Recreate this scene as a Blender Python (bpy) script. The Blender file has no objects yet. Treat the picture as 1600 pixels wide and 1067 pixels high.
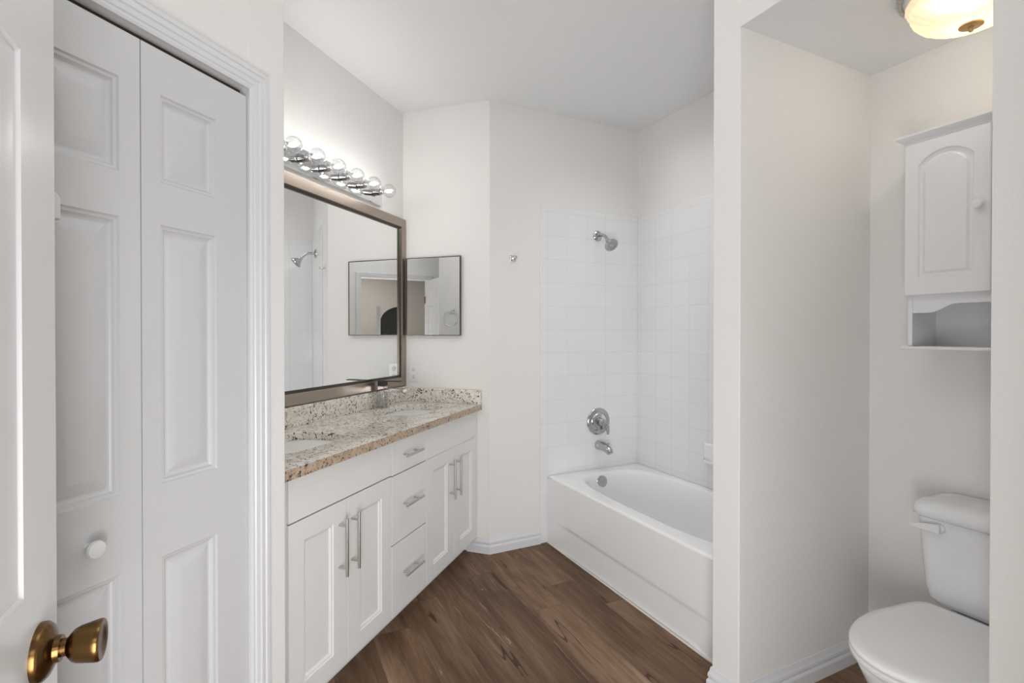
import bpy, bmesh, math, random
from mathutils import Vector, Matrix
random.seed(7)
S = 2 ** -.5
PI = math.pi
sc = bpy.context.scene
COL = sc.collection

# ---------------------------------------------------------------- camera, exposure, light
H = 1.361
cam_data = bpy.data.cameras.new('camera')
cam = bpy.data.objects.new('camera', cam_data)
COL.objects.link(cam)
cam_data.sensor_fit = 'HORIZONTAL'
cam_data.sensor_width = 36.0
cam_data.lens = 795.39 / 1600 * 36.0
cam_data.shift_y = -6.74 / 1600 * -1 * -1      # the horizon sits a little above the middle
cam_data.clip_start = 0.01
cam.location = (0, 0, H)
cam.rotation_euler = (PI / 2 - 0.0065, 0, -0.4549)
sc.camera = cam

sc.view_settings.view_transform = 'Standard'
sc.view_settings.look = 'None'
sc.view_settings.gamma = 1.0
sc.view_settings.use_curve_mapping = False
sc.view_settings.exposure = 0.14

world = bpy.data.worlds.new('world')
sc.world = world
world.use_nodes = True
world.node_tree.nodes['Background'].inputs[0].default_value = (0.9, 0.95, 1.0, 1)
world.node_tree.nodes['Background'].inputs[1].default_value = 0.3


def area(name, loc, rot, sx, sy, power, color=(1, 1, 1)):
    l = bpy.data.lights.new(name, 'AREA')
    l.shape = 'RECTANGLE'
    l.size = sx
    l.size_y = sy
    l.energy = power
    l.color = color
    o = bpy.data.objects.new(name, l)
    COL.objects.link(o)
    o.location = loc
    o.rotation_euler = rot
    return o


P_BULB, P_LAMP, P_CEIL, P_BED, P_TUB, P_DOOR, P_ENT, P_SHADE = 82, 150, 2.0, 30, 2.4, 39.5, 4.2, 0.85
# added fill lamps without fixtures: bathroom ceiling, bedroom ceiling, low outside the doorway
area('ceiling_fill', (1.0, 1.75, 2.78), (0, 0, 0), 1.3, 1.3, P_CEIL, (1.0, 0.985, 0.965))
area('tub_fill', (1.95, 2.12, 2.785), (0, 0, 0), 0.6, 0.9, P_TUB, (1.0, 0.985, 0.965)).data.spread = math.radians(105)
area('entry_fill', (0.45, 0.75, 2.785), (0, 0, 0), 0.9, 0.7, P_ENT, (1.0, 0.985, 0.965))
area('bedroom_fill', (0.2, -2.6, 2.75), (0, 0, 0), 1.6, 1.6, P_BED, (1.0, 0.98, 0.95))
area('doorway_fill', (-0.10, -0.36, 0.62), (PI / 2, 0, math.radians(-42)), 0.9, 1.10, P_DOOR, (0.98, 0.99, 1.0))  # added main fill standing in for daylight, kept below the mirrors' view


# ---------------------------------------------------------------- materials
def new_mat(name):
    m = bpy.data.materials.new(name)
    m.use_nodes = True
    nt = m.node_tree
    return m, nt, nt.nodes['Principled BSDF']


def N(nt, typ, **kw):
    n = nt.nodes.new(typ)
    for k, v in kw.items():
        setattr(n, k, v)
    return n


def paint(name, col, rough=0.5, bump=0.0, scale=60.0, spec=0.5, detail=3.0):
    m, nt, b = new_mat(name)
    tc = N(nt, 'ShaderNodeTexCoord')
    no = N(nt, 'ShaderNodeTexNoise')
    no.inputs['Scale'].default_value = scale
    no.inputs['Detail'].default_value = detail
    nt.links.new(tc.outputs['Object'], no.inputs['Vector'])
    mx = N(nt, 'ShaderNodeMix', data_type='RGBA')
    mx.inputs[6].default_value = (*[c * 0.985 for c in col], 1)
    mx.inputs[7].default_value = (*[min(1, c * 1.015) for c in col], 1)
    nt.links.new(no.outputs['Fac'], mx.inputs[0])
    nt.links.new(mx.outputs[2], b.inputs['Base Color'])
    b.inputs['Roughness'].default_value = rough
    b.inputs['Specular IOR Level'].default_value = spec
    if bump > 0:
        bp = N(nt, 'ShaderNodeBump')
        bp.inputs['Strength'].default_value = bump
        bp.inputs['Distance'].default_value = 0.004
        nt.links.new(no.outputs['Fac'], bp.inputs['Height'])
        nt.links.new(bp.outputs['Normal'], b.inputs['Normal'])
    return m


def metal(name, col, rough=0.15, brushed=False):
    m, nt, b = new_mat(name)
    b.inputs['Base Color'].default_value = (*col, 1)
    b.inputs['Metallic'].default_value = 1.0
    b.inputs['Roughness'].default_value = rough
    tc = N(nt, 'ShaderNodeTexCoord')
    no = N(nt, 'ShaderNodeTexNoise')
    no.inputs['Scale'].default_value = 40
    mp = N(nt, 'ShaderNodeMapping')
    mp.inputs['Scale'].default_value = (1, 1, 12) if brushed else (1, 1, 1)
    nt.links.new(tc.outputs['Object'], mp.inputs['Vector'])
    nt.links.new(mp.outputs['Vector'], no.inputs['Vector'])
    mr = N(nt, 'ShaderNodeMapRange')
    mr.inputs['To Min'].default_value = rough * 0.85
    mr.inputs['To Max'].default_value = rough * 1.15
    nt.links.new(no.outputs['Fac'], mr.inputs['Value'])
    nt.links.new(mr.outputs['Result'], b.inputs['Roughness'])
    return m


M = {}
M['wall'] = paint('wall_paint', (0.862, 0.851, 0.830), 0.6, 0.17, 130, 0.3)
M['ceiling'] = paint('ceiling_paint', (0.86, 0.865, 0.875), 0.8, 0.6, 70, 0.2)
M['trim'] = paint('trim_white', (0.765, 0.775, 0.80), 0.3, 0.0, 20)
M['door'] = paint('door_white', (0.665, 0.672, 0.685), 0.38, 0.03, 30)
M['entry'] = paint('entry_door_white', (0.785, 0.793, 0.808), 0.25, 0.03, 30, 0.85)
M['cabinet'] = paint('cabinet_white', (0.835, 0.832, 0.820), 0.4, 0.0, 20)
M['white_cabinet'] = paint('painted_white', (0.83, 0.84, 0.86), 0.35, 0.0, 20)
M['tub'] = paint('enamel_white', (0.92, 0.925, 0.935), 0.12, 0.0, 10)
M['porcelain'] = paint('porcelain', (0.85, 0.86, 0.88), 0.12, 0.0, 10)
M['seat'] = paint('toilet_seat_plastic', (0.92, 0.925, 0.935), 0.25, 0.0, 10)
M['plastic'] = paint('white_plastic', (0.82, 0.83, 0.84), 0.3, 0.0, 10)
M['caulk'] = paint('caulk', (0.80, 0.76, 0.70), 0.6, 0.0, 40)
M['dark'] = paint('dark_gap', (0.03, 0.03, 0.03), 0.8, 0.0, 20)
M['slot'] = paint('slot_black', (0.02, 0.02, 0.02), 0.6, 0.0, 20)
M['charcoal'] = paint('charcoal_fabric', (0.06, 0.065, 0.06), 0.9, 0.1, 200)
M['bedwall'] = paint('bedroom_wall_paint', (0.74, 0.71, 0.67), 0.7, 0.1, 120, 0.2)
M['chrome'] = metal('chrome', (0.80, 0.81, 0.82), 0.05)
M['dull_chrome'] = metal('shower_chrome', (0.50, 0.50, 0.51), 0.16)
M['nickel'] = metal('brushed_nickel', (0.56, 0.55, 0.53), 0.32, True)
M['bronze'] = metal('bronze_frame', (0.40, 0.335, 0.285), 0.34, True)
M['dark_frame'] = metal('dark_steel', (0.11, 0.10, 0.088), 0.35, True)
M['brass'] = metal('antique_brass', (0.165, 0.093, 0.036), 0.26)
M['gold'] = metal('aged_gold', (0.60, 0.38, 0.18), 0.4)
M['socket'] = metal('socket_chrome', (0.36, 0.36, 0.37), 0.14)
M['faucet'] = metal('faucet_chrome', (0.56, 0.565, 0.57), 0.04)
M['lever'] = paint('dark_chrome', (0.045, 0.045, 0.047), 0.42, 0.0, 20, 0.25)
M['mirror'] = metal('mirror_silver', (0.93, 0.94, 0.935), 0.0)


def granite(name='speckled_granite', tint=None):
    m, nt, b = new_mat(name)
    tc = N(nt, 'ShaderNodeTexCoord')
    L = nt.links.new
    co = tc.outputs['Object']

    def noise(scale, det=4, rough=.6, dist=0.0):
        n = N(nt, 'ShaderNodeTexNoise')
        n.inputs['Scale'].default_value = scale
        n.inputs['Detail'].default_value = det
        n.inputs['Roughness'].default_value = rough
        n.inputs['Distortion'].default_value = dist
        L(co, n.inputs['Vector'])
        return n.outputs['Fac']

    def ramp(src, stops):
        r = N(nt, 'ShaderNodeValToRGB')
        e = r.color_ramp.elements
        while len(e) < len(stops):
            e.new(0.5)
        for q, (p, c) in zip(e, stops):
            q.position = p
            q.color = (*c, 1)
        L(src, r.inputs[0])
        return r.outputs[0]

    def mix(f, a_, b_):
        x = N(nt, 'ShaderNodeMix', data_type='RGBA')
        L(f, x.inputs[0])
        if isinstance(a_, tuple):
            x.inputs[6].default_value = (*a_, 1)
        else:
            L(a_, x.inputs[6])
        if isinstance(b_, tuple):
            x.inputs[7].default_value = (*b_, 1)
        else:
            L(b_, x.inputs[7])
        return x.outputs[2]
    base = ramp(noise(22, 5), [(0.28, (0.64, 0.55, 0.44)), (0.43, (0.80, 0.755, 0.67)), (0.60, (0.89, 0.87, 0.82))])
    tan = ramp(noise(75, 3, .6, .4), [(0.58, (0, 0, 0)), (0.66, (1, 1, 1))])
    base = mix(tan, base, (0.40, 0.29, 0.19))
    blk = ramp(noise(95, 2, .5, .6), [(0.610, (0, 0, 0)), (0.635, (1, 1, 1))])
    base = mix(blk, base, (0.05, 0.04, 0.035))
    clus = ramp(noise(38, 3, .7, .8), [(0.630, (0, 0, 0)), (0.650, (1, 1, 1))])
    base = mix(clus, base, (0.060, 0.040, 0.032))
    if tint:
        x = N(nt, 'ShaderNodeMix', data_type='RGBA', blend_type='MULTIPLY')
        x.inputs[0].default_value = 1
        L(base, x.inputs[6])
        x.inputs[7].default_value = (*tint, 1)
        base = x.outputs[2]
    L(base, b.inputs['Base Color'])
    b.inputs['Roughness'].default_value = 0.09
    b.inputs['Specular IOR Level'].default_value = 0.65
    return m


M['granite'] = granite()
M['granite_shaded'] = granite('granite_shaded_edge', (0.60, 0.475, 0.365))  # same granite with the front edge's shade put into the colour


FLOOR_SEED = 42.0


def floor_mat():
    m, nt, b = new_mat('vinyl_plank_oak')
    L = nt.links.new
    tc = N(nt, 'ShaderNodeTexCoord')
    sp = N(nt, 'ShaderNodeSeparateXYZ')
    L(tc.outputs['Object'], sp.inputs[0])

    def math_(op, a, b_=None, c=None):
        n = N(nt, 'ShaderNodeMath', operation=op)
        for i, v in enumerate((a, b_, c)):
            if v is None:
                continue
            if isinstance(v, (int, float)):
                n.inputs[i].default_value = v
            else:
                L(v, n.inputs[i])
        return n.outputs[0]
    W, LN = 0.185, 1.22
    u = math_('DIVIDE', math_('ADD', sp.outputs['X'], -1.175 + 50 * 0.185), W)
    row = math_('FLOOR', u)
    fu = math_('SUBTRACT', u, row)
    wn = N(nt, 'ShaderNodeTexWhiteNoise', noise_dimensions='1D')
    L(math_('ADD', row, FLOOR_SEED * 1.7), wn.inputs['W'])
    v = math_('DIVIDE', math_('ADD', sp.outputs['Y'], math_('MULTIPLY', wn.outputs['Value'], LN)), LN)
    pid = math_('FLOOR', v)
    fv = math_('SUBTRACT', v, pid)
    cb = N(nt, 'ShaderNodeCombineXYZ')
    L(math_('ADD', row, FLOOR_SEED), cb.inputs[0])
    L(pid, cb.inputs[1])
    wn2 = N(nt, 'ShaderNodeTexWhiteNoise', noise_dimensions='2D')
    L(cb.outputs[0], wn2.inputs['Vector'])
    rnd = wn2.outputs['Value']
    # grain coordinates, shifted per plank
    cg = N(nt, 'ShaderNodeCombineXYZ')
    L(sp.outputs['X'], cg.inputs[0])
    L(math_('ADD', sp.outputs['Y'], math_('MULTIPLY', rnd, 31.7)), cg.inputs[1])
    L(math_('MULTIPLY', rnd, 17.0), cg.inputs[2])

    def noise(scale, stretch, det=6, rough=.6, dist=.0):
        mp = N(nt, 'ShaderNodeMapping')
        mp.inputs['Scale'].default_value = (1, stretch, 1)
        L(cg.outputs[0], mp.inputs['Vector'])
        n = N(nt, 'ShaderNodeTexNoise')
        n.inputs['Scale'].default_value = scale
        n.inputs['Detail'].default_value = det
        n.inputs['Roughness'].default_value = rough
        n.inputs['Distortion'].default_value = dist
        L(mp.outputs[0], n.inputs['Vector'])
        return n.outputs['Fac']

    def ramp(src, stops):
        r = N(nt, 'ShaderNodeValToRGB')
        e = r.color_ramp.elements
        while len(e) < len(stops):
            e.new(0.5)
        for q, (p, c) in zip(e, stops):
            q.position = p
            q.color = (*c, 1)
        L(src, r.inputs[0])
        return r.outputs[0]

    def mixc(f, a_, b_, typ='MIX'):
        x = N(nt, 'ShaderNodeMix', data_type='RGBA', blend_type=typ)
        if isinstance(f, (int, float)):
            x.inputs[0].default_value = f
        else:
            L(f, x.inputs[0])
        for i, q in ((6, a_), (7, b_)):
            if isinstance(q, tuple):
                x.inputs[i].default_value = (*q, 1)
            else:
                L(q, x.inputs[i])
        return x.outputs[2]
    broad = noise(5.0, .22, 4, .55, .8)
    mid = noise(16, .10, 4, .6, 1.0)
    fine = noise(90, .045, 3, .6, .3)
    grain = math_('ADD', math_('ADD', math_('MULTIPLY', broad, .44), math_('MULTIPLY', mid, .34)), math_('MULTIPLY', fine, .22))
    tone = ramp(grain, [(0.33, (0.072, 0.038, 0.020)), (0.46, (0.150, 0.089, 0.053)), (0.55, (0.215, 0.136, 0.086)), (0.66, (0.320, 0.219, 0.150))])
    per = ramp(rnd, [(0.0, (0.74, 0.71, 0.68)), (0.5, (1.02, 1.01, 1.0)), (1.0, (1.36, 1.34, 1.32))])
    tone = mixc(1.0, tone, per, 'MULTIPLY')
    # knots and dark cracks
    kn = ramp(noise(6.0, .5, 2, .5, .5), [(0.68, (0, 0, 0)), (0.80, (1, 1, 1))])
    tone = mixc(math_('MULTIPLY', kn, .85), tone, (0.050, 0.029, 0.018))
    ck = noise(7.5, .055, 3, .5, .45)
    ckd = math_('ABSOLUTE', math_('SUBTRACT', ck, .5))
    ckm = math_('MULTIPLY', math_('LESS_THAN', ckd, .0045), math_('GREATER_THAN', noise(4.5, .35, 2), .53))
    tone = mixc(math_('MULTIPLY', ckm, .8), tone, (0.035, 0.02, 0.013))
    lt = noise(8.5, .05, 3, .5, .4)
    ltd = math_('ABSOLUTE', math_('SUBTRACT', lt, .47))
    ltm = math_('MULTIPLY', math_('LESS_THAN', ltd, .0035), math_('GREATER_THAN', noise(5.5, .4, 2), .56))
    tone = mixc(math_('MULTIPLY', ltm, .6), tone, (0.42, 0.31, 0.22))
    # seams
    eu = math_('MINIMUM', fu, math_('SUBTRACT', 1.0, fu))
    ev = math_('MINIMUM', fv, math_('SUBTRACT', 1.0, fv))
    seam = math_('MAXIMUM', math_('LESS_THAN', eu, .0045), math_('LESS_THAN', ev, .0011))
    tone = mixc(math_('MULTIPLY', seam, .55), tone, (0.04, 0.025, 0.018))
    L(tone, b.inputs['Base Color'])
    b.inputs['Roughness'].default_value = 0.5
    b.inputs['Specular IOR Level'].default_value = 0.22
    bp = N(nt, 'ShaderNodeBump')
    bp.inputs['Strength'].default_value = 0.12
    bp.inputs['Distance'].default_value = 0.003
    L(math_('SUBTRACT', grain, math_('MULTIPLY', seam, .6)), bp.inputs['Height'])
    L(bp.outputs['Normal'], b.inputs['Normal'])
    return m


M['floor'] = floor_mat()


def tile_mat(name, axis, origin):
    """white glossy six inch tiles; axis is the horizontal world axis of the wall"""
    m, nt, b = new_mat(name)
    L = nt.links.new
    tc = N(nt, 'ShaderNodeTexCoord')
    sp = N(nt, 'ShaderNodeSeparateXYZ')
    L(tc.outputs['Object'], sp.inputs[0])

    def math_(op, a, b_=None):
        n = N(nt, 'ShaderNodeMath', operation=op)
        for i, v in enumerate((a, b_)):
            if v is None:
                continue
            if isinstance(v, (int, float)):
                n.inputs[i].default_value = v
            else:
                L(v, n.inputs[i])
        return n.outputs[0]
    T = 0.1535

    def edge(src, o):
        q = math_('DIVIDE', math_('ADD', src, 40 * T - o), T)
        f = math_('SUBTRACT', q, math_('FLOOR', q))
        return math_('MINIMUM', f, math_('SUBTRACT', 1.0, f)), math_('FLOOR', q)
    e1, i1 = edge(sp.outputs[axis], origin)
    e2, i2 = edge(sp.outputs['Z'], 2.001)
    d = math_('MINIMUM', e1, e2)
    sm = N(nt, 'ShaderNodeMapRange')
    sm.inputs['From Min'].default_value = 0.004
    sm.inputs['From Max'].default_value = 0.018
    L(d, sm.inputs['Value'])
    cb = N(nt, 'ShaderNodeCombineXYZ')
    L(i1, cb.inputs[0])
    L(i2, cb.inputs[1])
    wn = N(nt, 'ShaderNodeTexWhiteNoise', noise_dimensions='2D')
    L(cb.outputs[0], wn.inputs['Vector'])
    pr = N(nt, 'ShaderNodeMapRange')
    pr.inputs['To Min'].default_value = .992
    pr.inputs['To Max'].default_value = 1.01
    L(wn.outputs['Value'], pr.inputs['Value'])
    mx = N(nt, 'ShaderNodeMix', data_type='RGBA')
    mx.inputs[6].default_value = (0.785, 0.79, 0.81, 1)
    mx.inputs[7].default_value = (0.855, 0.862, 0.875, 1)
    L(sm.outputs['Result'], mx.inputs[0])
    mu = N(nt, 'ShaderNodeMix', data_type='RGBA', blend_type='MULTIPLY')
    mu.inputs[0].default_value = 1
    L(mx.outputs[2], mu.inputs[6])
    L(pr.outputs['Result'], mu.inputs[7])
    L(mu.outputs[2], b.inputs['Base Color'])
    b.inputs['Roughness'].default_value = 0.14
    bp = N(nt, 'ShaderNodeBump')
    bp.inputs['Strength'].default_value = 0.25
    bp.inputs['Distance'].default_value = 0.002
    L(sm.outputs['Result'], bp.inputs['Height'])
    L(bp.outputs['Normal'], b.inputs['Normal'])
    return m


M['tile_x'] = tile_mat('white_tile_shower_wall', 'X', 1.665)
M['tile_y'] = tile_mat('white_tile_tub_wall', 'Y', 2.689)


def glow(name, col, strength):
    m, nt, b = new_mat(name)
    b.inputs['Base Color'].default_value = (*col, 1)
    b.inputs['Emission Color'].default_value = (*col, 1)
    b.inputs['Emission Strength'].default_value = strength
    return m


M['filament'] = glow('glowing_filament', (1.0, 0.97, 0.94), P_BULB)
M['lamp_core'] = glow('lamp_core', (1.0, 0.985, 0.955), P_LAMP)


def clear_glass(name):
    m = bpy.data.materials.new(name)
    m.use_nodes = True
    nt = m.node_tree
    nt.nodes.clear()
    out = N(nt, 'ShaderNodeOutputMaterial')
    tr = N(nt, 'ShaderNodeBsdfTransparent')
    tr.inputs[0].default_value = (0.96, 0.97, 0.98, 1)
    gl = N(nt, 'ShaderNodeBsdfGlossy')
    gl.inputs['Roughness'].default_value = 0.03
    lw = N(nt, 'ShaderNodeLayerWeight')
    lw.inputs['Blend'].default_value = 0.35
    mr = N(nt, 'ShaderNodeMapRange')
    mr.inputs['To Min'].default_value = 0.05
    mr.inputs['To Max'].default_value = 0.75
    mx = N(nt, 'ShaderNodeMixShader')
    nt.links.new(lw.outputs['Facing'], mr.inputs['Value'])
    nt.links.new(mr.outputs['Result'], mx.inputs[0])
    nt.links.new(tr.outputs[0], mx.inputs[1])
    nt.links.new(gl.outputs[0], mx.inputs[2])
    nt.links.new(mx.outputs[0], out.inputs['Surface'])
    return m


M['bulb_glass'] = clear_glass('clear_bulb_glass')


def shade_glass():
    m, nt, b = new_mat('alabaster_shade')
    b.inputs['Base Color'].default_value = (0.40, 0.32, 0.21, 1)
    b.inputs['Roughness'].default_value = 0.3
    b.inputs['Emission Color'].default_value = (1.0, 0.80, 0.54, 1)
    tc = N(nt, 'ShaderNodeTexCoord')
    no = N(nt, 'ShaderNodeTexNoise')
    no.inputs['Scale'].default_value = 14
    no.inputs['Distortion'].default_value = 1.5
    nt.links.new(tc.outputs['Object'], no.inputs['Vector'])
    mr = N(nt, 'ShaderNodeMapRange')
    mr.inputs['To Min'].default_value = 0.72 * P_SHADE
    mr.inputs['To Max'].default_value = 1.12 * P_SHADE
    nt.links.new(no.outputs['Fac'], mr.inputs['Value'])
    # swirled flutes pressed into the glass
    sx = N(nt, 'ShaderNodeSeparateXYZ')
    nt.links.new(tc.outputs['Object'], sx.inputs[0])

    def m2(op, a, b_):
        n = N(nt, 'ShaderNodeMath', operation=op)
        for i, v in enumerate((a, b_)):
            if isinstance(v, (int, float)):
                n.inputs[i].default_value = v
            else:
                nt.links.new(v, n.inputs[i])
        return n.outputs[0]
    ang = m2('ARCTAN2', sx.outputs['Y'], sx.outputs['X'])
    ph = m2('ADD', m2('MULTIPLY', ang, 26.0), m2('MULTIPLY', sx.outputs['Z'], 150.0))
    wv = m2('ADD', m2('MULTIPLY', m2('SINE', ph, 0.0), 0.13), 0.87)
    nt.links.new(m2('MULTIPLY', mr.outputs['Result'], wv), b.inputs['Emission Strength'])
    tl = N(nt, 'ShaderNodeBsdfTranslucent')
    tl.inputs[0].default_value = (0.12, 0.09, 0.055, 1)
    tp = N(nt, 'ShaderNodeBsdfTransparent')
    tp.inputs[0].default_value = (1.0, 0.99, 0.97, 1)
    mx = N(nt, 'ShaderNodeMixShader')
    mx.inputs[0].default_value = 0.40
    mx2 = N(nt, 'ShaderNodeMixShader')
    mx2.inputs[0].default_value = 0.24
    out = nt.nodes['Material Output']
    nt.links.new(b.outputs[0], mx.inputs[1])
    nt.links.new(tl.outputs[0], mx.inputs[2])
    nt.links.new(mx.outputs[0], mx2.inputs[1])
    nt.links.new(tp.outputs[0], mx2.inputs[2])
    nt.links.new(mx2.outputs[0], out.inputs['Surface'])
    return m


M['shade'] = shade_glass()


# ---------------------------------------------------------------- mesh helpers
class MB:
    def __init__(self):
        self.v = []
        self.f = []

    def add(self, vs, fs):
        k = len(self.v)
        self.v += [tuple(p) for p in vs]
        self.f += [tuple(i + k for i in q) for q in fs]
        return self

    def box(self, x0, x1, y0, y1, z0, z1):
        vs = [(x, y, z) for z in (z0, z1) for y in (y0, y1) for x in (x0, x1)]
        return self.add(vs, [(0, 2, 3, 1), (4, 5, 7, 6), (0, 1, 5, 4), (2, 6, 7, 3), (0, 4, 6, 2), (1, 3, 7, 5)])

    def prism(self, poly, z0, z1):
        n = len(poly)
        vs = [(x, y, z0) for x, y in poly] + [(x, y, z1) for x, y in poly]
        fs = [tuple(range(n))[::-1], tuple(range(n, 2 * n))]
        fs += [(i, (i + 1) % n, n + (i + 1) % n, n + i) for i in range(n)]
        return self.add(vs, fs)

    def loops(self, lps, cap0=False, cap1=False, closed=True):
        n = len(lps[0])
        vs = [p for l in lps for p in l]
        fs = []
        for j in range(len(lps) - 1):
            for i in range(n if closed else n - 1):
                a, b = j * n + i, j * n + (i + 1) % n
                fs.append((a, b, b + n, a + n))
        if cap0:
            fs.append(tuple(range(n))[::-1])
        if cap1:
            fs.append(tuple(range((len(lps) - 1) * n, len(lps) * n)))
        return self.add(vs, fs)

    def lathe(self, origin, axis, prof, n=32, ref=None, caps=(True, True), mod=None):
        ax = Vector(axis).normalized()
        r = Vector(ref) if ref else (Vector((0, 0, 1)) if abs(ax.z) < .9 else Vector((1, 0, 0)))
        u = (r - ax * r.dot(ax)).normalized()
        w = ax.cross(u)
        o = Vector(origin)
        lps = []
        for h, rad in prof:
            lp = []
            for i in range(n):
                t = 2 * PI * i / n
                rr = rad * (mod(t, h) if mod else 1)
                lp.append(o + ax * h + (u * math.cos(t) + w * math.sin(t)) * rr)
            lps.append(lp)
        return self.loops(lps, caps[0], caps[1])

    def tube(self, pts, rad, n=16, caps=True):
        P = [Vector(p) for p in pts]
        rads = rad if isinstance(rad, (list, tuple)) else [rad] * len(P)
        lps = []
        up = None
        for i, p in enumerate(P):
            t = (P[min(i + 1, len(P) - 1)] - P[max(i - 1, 0)]).normalized()
            if up is None:
                up = Vector((0, 0, 1)) if abs(t.z) < .9 else Vector((1, 0, 0))
            u = (up - t * up.dot(t)).normalized()
            up = u
            w = t.cross(u)
            lps.append([p + (u * math.cos(2 * PI * k / n) + w * math.sin(2 * PI * k / n)) * rads[i] for k in range(n)])
        return self.loops(lps, caps, caps)

    def build(self, name, mat, parent=None, origin=(0, 0, 0), smooth=True, bevel=0.0, seg=2, angle=35):
        me = bpy.data.meshes.new(name)
        o3 = Vector(origin)
        me.from_pydata([Vector(p) - o3 for p in self.v], [], self.f)
        bm = bmesh.new()
        bm.from_mesh(me)
        bmesh.ops.remove_doubles(bm, verts=bm.verts, dist=1e-6)
        bmesh.ops.recalc_face_normals(bm, faces=bm.faces)
        bm.to_mesh(me)
        bm.free()
        me.materials.append(mat)
        if smooth:
            me.polygons.foreach_set('use_smooth', [True] * len(me.polygons))
            me.set_sharp_from_angle(angle=math.radians(angle))
        ob = bpy.data.objects.new(name, me)
        COL.objects.link(ob)
        if parent:
            ob.parent = parent
        if bevel > 0:
            b = ob.modifiers.new('bevel', 'BEVEL')
            b.width = bevel
            b.segments = seg
            b.limit_method = 'ANGLE'
            b.angle_limit = math.radians(40)
            b.harden_normals = False
        return ob


def DW(a, m, z=0.0):
    """vanity axes (a along the vanity wall, m towards it) to world"""
    return Vector(((a - m) * S, (a + m) * S, z))


def thing(name, label, cat, loc=(0, 0, 0), rz=0.0, group=None):
    e = bpy.data.objects.new(name, None)
    e.empty_display_size = 0.05
    COL.objects.link(e)
    e.location = loc
    e.rotation_euler = (0, 0, rz)
    e['label'] = label
    e['category'] = cat
    if group:
        e['group'] = group
    return e


def tag(o, label, cat, group=None):
    o['label'] = label
    o['category'] = cat
    if group:
        o['group'] = group
    return o


def dthing(name, label, cat, a, m, z=0.0, group=None):
    return thing(name, label, cat, DW(a, m, z), PI / 4, group)


def struct(name, mb, mat, diag=False, bevel=0.0, smooth=False):
    o = mb.build(name, mat, smooth=smooth, bevel=bevel, angle=18)
    if diag:
        o.rotation_euler = (0, 0, PI / 4)
    o['kind'] = 'structure'
    return o


# ---------------------------------------------------------------- the setting
CZ = 2.802          # bathroom ceiling
AV, AE = 1.760, 2.930     # vanity wall (m), mirror side wall (a)
YS, XB = 2.8855, 2.4134   # shower wall, tub wall
XP, YP, PT = 1.525, 1.272, 0.121   # partition end, its alcove face, its thickness
XT = 2.31           # wall behind the toilet
AZ = 2.451          # alcove ceiling
CM = 1.180          # closet wall face (m)
AR = 1.267          # where the closet wall ends (a)
YE = 0.130          # entry wall

o = struct('floor', MB().box(-3.0, 3.0, -4.2, 4.2, -0.05, 0.0), M['floor'])
struct('ceiling', MB().box(-3.0, 3.0, -4.2, 4.2, CZ, CZ + 0.05), M['ceiling'])

struct('wall_vanity', MB().box(-1.2, AE + .12, AV, AV + .12, 0, CZ), M['wall'], True)
Bc = (DW(AE, AV)[0], DW(AE, AV)[1])
B = ((AE * 2 ** .5 - YS), YS)          # outside corner of the two walls
Q = ((AE + .12) * 2 ** .5 - (YS + .12), YS + .12)
struct('wall_mirror_side', MB().prism([B, tuple(DW(AE, AV)[:2]), tuple(DW(AE + .12, AV)[:2]), Q], 0, CZ), M['wall'])
struct('wall_shower', MB().prism([B, (XB, YS), (XB + .12, YS + .12), Q], 0, CZ), M['wall'])
struct('wall_tub', MB().prism([(XB, YP + PT), (XB, YS), (XB + .12, YS + .12), (XB + .12, YP + PT)], 0, CZ), M['wall'])
struct('wall_partition', MB().box(XP, XB + .12, YP, YP + PT, 0, CZ), M['wall'], bevel=0.004)
struct('wall_toilet', MB().box(XT, XB + .12, 0.21, YP, 0, CZ), M['wall'])
struct('wall_alcove_right', MB().box(XP + .12, XT, 0.21, 0.33, 0, CZ), M['wall'])
struct('wall_right', MB().box(XP, XP + .12, -0.0, 0.577, 0, CZ), M['wall'], bevel=0.004)
struct('wall_alcove_header', MB().box(XP, XP + .12, 0.577, YP, AZ + .003, CZ), M['wall'])
struct('ceiling_alcove', MB().box(XP + .0008, XT, 0.33, YP, AZ, AZ + .003), M['ceiling'])

DX0, DX1, DZ = -0.300, 0.545, 2.06      # doorway behind the camera
struct('wall_entry_left', MB().box(-1.75, DX0, 0.01, YE, 0, CZ), M['wall'])
struct('wall_entry_right', MB().box(DX1, XP, 0.01, YE, 0, CZ), M['wall'])
struct('wall_entry_header', MB().box(DX0, DX1, 0.01, YE, DZ, CZ), M['wall'])

CO0, CO1, COZ = 0.527, 1.128, 2.057     # closet opening
struct('wall_closet_left', MB().box(-1.02, CO0, CM, CM + .12, 0, CZ), M['wall'], True)
struct('wall_closet_right', MB().box(CO1, AR, CM, AV, 0, CZ), M['wall'], True, bevel=0.004)
struct('wall_closet_header', MB().box(CO0, CO1, CM, CM + .12, COZ, CZ), M['wall'], True)

# bedroom beyond the doorway
struct('wall_bedroom_back', MB().box(-3.0, 3.0, -4.2, -4.1, 0, CZ), M['bedwall'])
struct('wall_bedroom_left', MB().box(-3.0, -2.9, -4.1, 0.01, 0, CZ), M['bedwall'])
struct('wall_bedroom_right', MB().box(2.9, 3.0, -4.1, 0.01, 0, CZ), M['bedwall'])
struct('wall_bedroom_near_left', MB().box(-2.9, -1.75, -0.1, 0.01, 0, CZ), M['bedwall'])
struct('wall_bedroom_near_right', MB().box(XP, 2.9, -0.1, 0.0, 0, CZ), M['bedwall'])

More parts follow.
